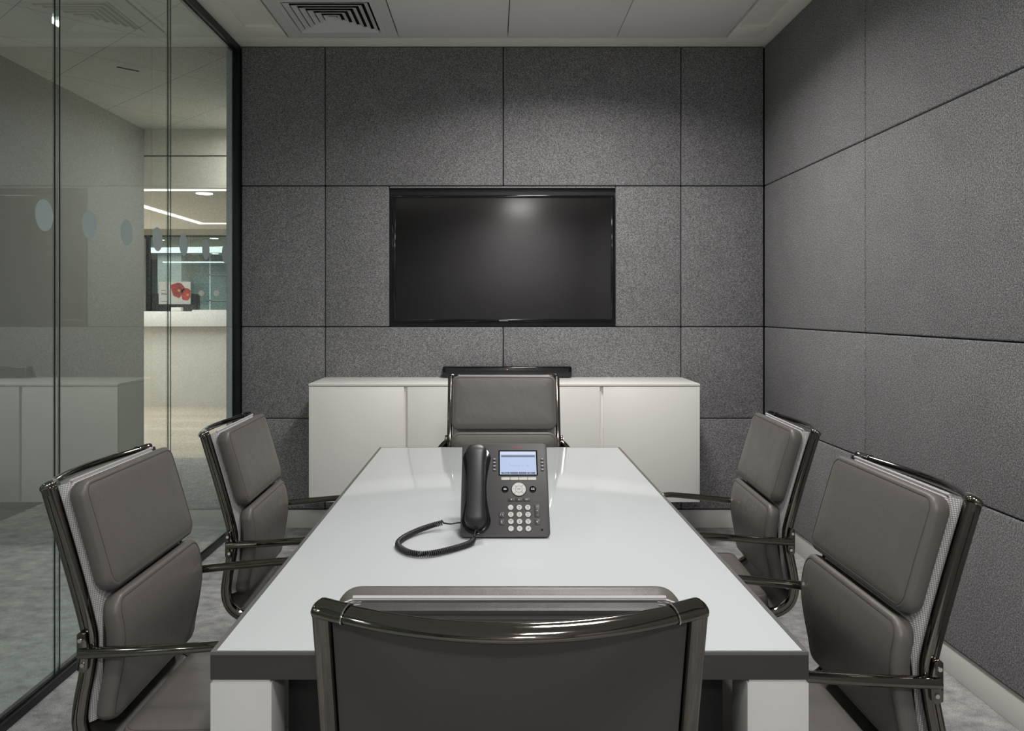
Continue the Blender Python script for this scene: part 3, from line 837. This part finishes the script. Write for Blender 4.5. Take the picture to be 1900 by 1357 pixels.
# ------------------------------------------------------------------ desk phone
ph = empty('desk_phone', (.033, 2.174, TZ)); tag(ph, 'charcoal desk phone with lit blue screen and coiled cord on the white table', 'phone')
ang = math.atan2(.225, .165); vdir = Vector((0, math.cos(ang), math.sin(ang))); ndir = Vector((0, -math.sin(ang), math.cos(ang)))
PM = Matrix(((1, 0, 0, 0), (0, vdir.y, ndir.y, 0), (0, vdir.z, ndir.z, .0075), (0, 0, 0, 1)))
def fmb(): m_ = MB(); m_.T = PM; return m_
def rrect(x0, x1, y0, y1, r, n=6):
    out = []
    for cx, cy, a in [(x1-r, y1-r, 0), (x0+r, y1-r, PI/2), (x0+r, y0+r, PI), (x1-r, y0+r, 1.5*PI)]:
        for i in range(n+1): t = a+PI/2*i/n; out.append((cx+r*math.cos(t), cy+r*math.sin(t)))
    return out
def plate(m_, x0, x1, y0, y1, r, z0, z1):
    m_.prism(rrect(x0, x1, y0, y1, r), z0, z1, 'z'); return m_
body = plate(fmb(), -.1225, .1225, -.003, .278, .013, -.0085, 0).build('body', PHONE, ph, bevel=.0018, seg=2)
MB().prism([(.006, .0006), (.175, .0006), (.182, .006), (.170, .185), (.160, .195), (.135, .1905)], -.105, .105, 'x').build('stand', SATB, ph, bevel=.003)
# cradle wells
cr = fmb(); n = 40
def stadium(w1, w0, va, vb, um):
    pts = []
    for i in range(n+1): t = PI*i/n; pts.append((um+w1*math.cos(t), vb+w1*math.sin(t)))
    for i in range(7): q = (i+1)/8; pts.append((um-w1+(w1-w0)*math.sin(PI*q), vb+(va-vb)*q))
    for i in range(n+1): t = PI+PI*i/n; pts.append((um+w1*math.cos(t), va+w1*math.sin(t)))
    for i in range(7): q = (i+1)/8; pts.append((um+w1-(w1-w0)*math.sin(PI*q), va+(vb-va)*q))
    return pts
cr.prism(stadium(.0400, .0275, .0445, .2275, -.0795), .0002, .0035, 'z'); cr.build('cradle', GLOSSB, ph, bevel=.001)
# handset: lofted shape
hs = fmb(); rings = []; NV = 44
for i in range(NV+1):
    t = i/NV; v = .010+t*.2525
    e1 = abs(2*t-1)
    hw = .0250+.0090*max(0, (e1-.50)/.50)**.9
    # rounded ends
    q = max(0, (e1-.74)/.26); endf = math.sqrt(max(0, 1-q*q)) if q > 0 else 1
    hw = hw*max(endf, .04)
    bot = .0040+.013*(1-max(0, (e1-.50)/.18) if e1 < .68 else 0)
    top = .046+.006*(1-e1**2)-.016*q*q
    top = max(top, bot+.006)
    pts = []
    for j in range(24):
        a = 2*PI*j/24; ca, sa = math.cos(a), math.sin(a); ex = .62
        x = hw*math.copysign(abs(ca)**ex, ca); z = (top+bot)/2+(top-bot)/2*math.copysign(abs(sa)**ex, sa)
        pts.append((-.0805+x, v, z))
    rings.append(pts)
vs = [p for r_ in rings for p in r_]; fs = []
for k in range(NV):
    for j in range(24): fs.append((k*24+j, k*24+(j+1) % 24, (k+1)*24+(j+1) % 24, (k+1)*24+j))
fs += [tuple(range(24))[::-1], tuple(NV*24+j for j in range(24))]
hand = hs.add(vs, fs).build('handset', HAND, ph, smooth=60)
plate(fmb(), -.084, -.074, .006, .014, .001, .022, .034).build('cord_socket', GLOSSB, hand)
# screen
scr = plate(fmb(), -.0175, .0945, .1765, .2555, .002, -.001, .0006).build('screen_bezel', GLOSSB, ph)
lcd = plate(fmb(), -.0135, .0905, .1795, .2515, .0008, .0004, .0010).build('display', LCDB, scr)
def lc(name, a, m_): return fmb().box(*a).build(name, m_, lcd)
del lc
mb = fmb(); mb.box(-.010, .0875, .2335, .2395, .0010, .0013); 
for k in range(4): mb.box(-.0095+k*.0245, .0135+k*.0245, .1805, .1872, .0010, .0013)
m_b = mb.build('display_bar', LCDD, scr)
fmb().box(-.0125, .0895, .2425, .2500, .0010, .0012).build('display_line', LCDW, scr)
text('display_text', 'Terminal in use', .0095, LCDG, scr, PM @ Matrix.Translation((.041, .2075, .0012)), .0001)
text('display_text', 'More', .0055, LCDW, scr, PM @ Matrix.Translation((.002, .1838, .0015)), .0001)
text('display_text', 'Exit', .0055, LCDW, scr, PM @ Matrix.Translation((.074, .1838, .0015)), .0001)
text('maker_mark', 'AVAYA', .0095, REDINK, ph, PM @ Matrix.Translation((.0385, .2635, .0004)), .0002)
for k in range(4): plate(fmb(), -.0100+k*.0250, .0138+k*.0250, .1620, .1705, .0015, 0, .0022).build('soft_key', KEYW, ph, bevel=.0006)
# navigation ring
nv = fmb().lathe([(.0198, 0), (.0198, .0018), (.0190, .0026), (.0105, .0026)], 48, 'z', (.0393, .1346, 0)).build('navigation_ring', KEYW, ph)
nr = fmb(); 
for r0, r1 in [(.0203, .0214), (.0094, .0102)]:
    pts = [(.0393+((r0+r1)/2)*math.cos(2*PI*i/48), .1346+((r0+r1)/2)*math.sin(2*PI*i/48), .0026 if r0 < .015 else .0006) for i in range(48)]
    nr.tube(pts, (r1-r0)/2, 6, closed=True)
for k in range(4):
    a = PI/4+k*PI/2; nr.tube([(.0393+.0098*math.cos(a), .1346+.0098*math.sin(a), .0026), (.0393+.0198*math.cos(a), .1346+.0198*math.sin(a), .0026)], .0004, 5)
nr.build('groove', GLOSSB, nv)
text('ok_mark', 'OK', .0072, INK, nv, PM @ Matrix.Translation((.0393, .1346, .0028)), .0002)
for (u, v, c_) in [(0, .0152, '^'), (0, -.0152, 'v'), (-.0148, 0, '<'), (.0148, 0, '>')]:
    text('arrow_mark', c_, .005, INK, nv, PM @ Matrix.Translation((.0393+u, .1346+v, .0028)), .0002)
for u, c_ in [(.0005, 'msg'), (.0785, 'con')]:
    kb = fmb().lathe([(.0098, 0), (.0098, .0012), (.0085, .0026)], 32, 'z', (u, .1346, 0)).build('round_key', GLOSSB, ph)
    g = fmb()
    if c_ == 'msg':
        g.box(u-.0040, u+.0040, .1320, .1372, .0026, .0031)
        gm = g.build('envelope_symbol', PALEINK, kb)
        q = fmb(); q.tube([(u-.004, .1372, .0032), (u, .1342, .0032), (u+.004, .1372, .0032)], .0004, 5); q.build('envelope_flap', KEYD, gm) if False else q.build('envelope_line', KEYD, kb)
    else:
        for du in (-.0026, .0026):
            g.lathe([(.0014, .0026), (.0014, .0031)], 12, 'z', (u+du, .1372, 0)); g.prism([(u+du-.0024, .1322), (u+du+.0024, .1322), (u+du+.0014, .1355), (u+du-.0014, .1355)], .0026, .0031, 'z')
        g.build('people_symbol', PALEINK, kb)
for k in range(3):
    kk = plate(fmb(), .0080+k*.0210, .0278+k*.0210, .0995, .1085, .001, 0, .0020).build('function_key', KEYD, ph, bevel=.0005)
    g = fmb(); u = .0179+k*.0210
    if k == 0: g.lathe([(.0018, .002), (.0018, .0024)], 12, 'z', (u, .104, 0))
    elif k == 1: g.prism([(u-.0022, .1022), (u+.0022, .1022), (u, .1062)], .002, .0024, 'z')
    else: g.box(u-.0026, u-.0010, .1022, .1060, .002, .0024); g.box(u+.0010, u+.0026, .1022, .1060, .002, .0024)
    g.build('key_symbol', PALEINK, kk)
labs = [('1', ''), ('2', 'ABC'), ('3', 'DEF'), ('4', 'GHI'), ('5', 'JKL'), ('6', 'MNO'), ('7', 'PQRS'), ('8', 'TUV'), ('9', 'WXYZ'), ('*', ''), ('0', ''), ('#', '')]
for k, (d_, s_) in enumerate(labs):
    u = .0156+(k % 3)*.0237; v = .0807-(k//3)*.0202
    kk = fmb().lathe([(.0079, 0), (.0079, .0016), (.0070, .0026)], 28, 'z', (u, v, 0)).build('number_key', KEYW, ph)
    fmb().lathe([(.0089, .0001), (.0089, .0004)], 28, 'z', (u, v, 0)).build('key_well', GLOSSB, kk)
    text('key_digit', d_, .0072, INK, kk, PM @ Matrix.Translation((u, v-(.0024 if d_ not in '*0#' else 0), .0027)), .0002)
    if s_: text('key_letters', s_, .0040, INK, kk, PM @ Matrix.Translation((u, v+.0028, .0027)), .0002)
def sqkey(u, v, hu, hv, draw, name='square_key'):
    plate_ = plate(fmb(), u-hu, u+hu, v-hv, v+hv, .0015, 0, .0022).build(name, KEYD, ph, bevel=.0006)
    g = fmb(); draw(g, u, v); g.build('key_symbol', PALEINK, plate_)
def headset(g, u, v):
    g.tube([(u+.0034*math.cos(t*PI/8), v+.0012+.0034*math.sin(t*PI/8), .0023) for t in range(9)], .0004, 5); g.box(u-.0040, u-.0026, v-.0028, v+.0010, .0022, .0026); g.box(u+.0026, u+.0040, v-.0028, v+.0010, .0022, .0026)
def mute(g, u, v):
    g.prism([(u-.0036, v-.0010), (u-.0014, v-.0010), (u+.0012, v-.0034), (u+.0012, v+.0034), (u-.0014, v+.0010), (u-.0036, v+.0010)], .0022, .0026, 'z')
def mic_(g, u, v): g.box(u-.0012, u+.0012, v-.0026, v+.0036, .0022, .0026); g.box(u-.0024, u+.0024, v-.0040, v-.0034, .0022, .0026)
def vol(g, u, v):
    g.box(u-.0022, u+.0022, v+.0112, v+.0117, .0022, .0026); g.box(u-.00025, u+.00025, v+.0092, v+.0137, .0022, .0026)
    g.box(u-.0022, u+.0022, v-.0125, v-.0120, .0022, .0026)
    g.prism([(u-.0030, v-.0002), (u+.003, v-.0016), (u+.003, v+.0016)], .0022, .0026, 'z')
sqkey(-.0096, .0597, .0075, .0078, headset); sqkey(-.0097, .0390, .0075, .0078, mic_)
sqkey(.0882, .0713, .0075, .0178, vol, 'volume_key'); sqkey(.0885, .0390, .0075, .0078, mute)
for u in (-.0293, .1078):
    for k in range(4):
        kk = plate(fmb(), u-.0048, u+.0048, .2262-k*.0108-.0030, .2262-k*.0108+.0034, .001, 0, .0020).build('line_key', KEYD, ph, bevel=.0005)
        fmb().box(u-.0030, u+.0030, .2262-k*.0108-.0002, .2262-k*.0108+.0022, .0020, .0023).build('key_lamp', PALEINK, kk)
fmb().lathe([(.0032, .0001), (.0032, .0006)], 16, 'z', (.1005, .0171, 0)).build('microphone_hole', DARK, ph)
# coiled cord
def L(p): return (p[0]-.033, p[1]-2.174, p[2]-TZ)
zc = TZ+.0098
core = [(-.052, 2.120, zc+.004), (-.066, 2.092, zc), (-.117, 2.038, zc), (-.162, 2.008, zc), (-.203, 2.013, zc), (-.235, 2.052, zc), (-.249, 2.100, zc), (-.239, 2.155, zc), (-.208, 2.212, zc+.002), (-.174, 2.245, zc+.006), (-.142, 2.258, zc+.012)]
sp = [Vector(L(p)) for p in core]; sp = spline(sp, 30)
cl = [0]
for i in range(1, len(sp)): cl.append(cl[-1]+(sp[i]-sp[i-1]).length)
turns = int(cl[-1]/.0052); nn = turns*12; fr = frames(sp); hel = []
for i in range(nn+1):
    s = cl[-1]*i/nn
    k = min(len(cl)-2, next((q for q in range(len(cl)-1) if cl[q+1] >= s), len(cl)-2)); t = (s-cl[k])/(cl[k+1]-cl[k])
    P_ = sp[k].lerp(sp[k+1], t); A = fr[k][1].lerp(fr[k+1][1], t).normalized(); B = fr[k][2].lerp(fr[k+1][2], t).normalized()
    a = 2*PI*i/12; hel.append(P_+A*math.cos(a)*.0058+B*math.sin(a)*.0058)
cordc = MB().tube(hel, .0022, 6).build('coiled_cord', HAND, ph, smooth=80)
hp = PM @ Vector((-.079, .008, .028))
lead = [hp, hp+Vector((-.004, -.010, -.014)), Vector(L((-.047, 2.128, TZ+.012))), hel[0]]
MB().tube(spline(lead, 8), .0022, 8).build('cord_lead', HAND, cordc)
lead = [hel[-1], Vector(L((-.120, 2.266, TZ+.016))), Vector(L((-.095, 2.275, TZ+.017))), Vector(L((-.060, 2.285, TZ+.012)))]
MB().tube(spline(lead, 8), .0024, 8).build('cord_lead', HAND, cordc)
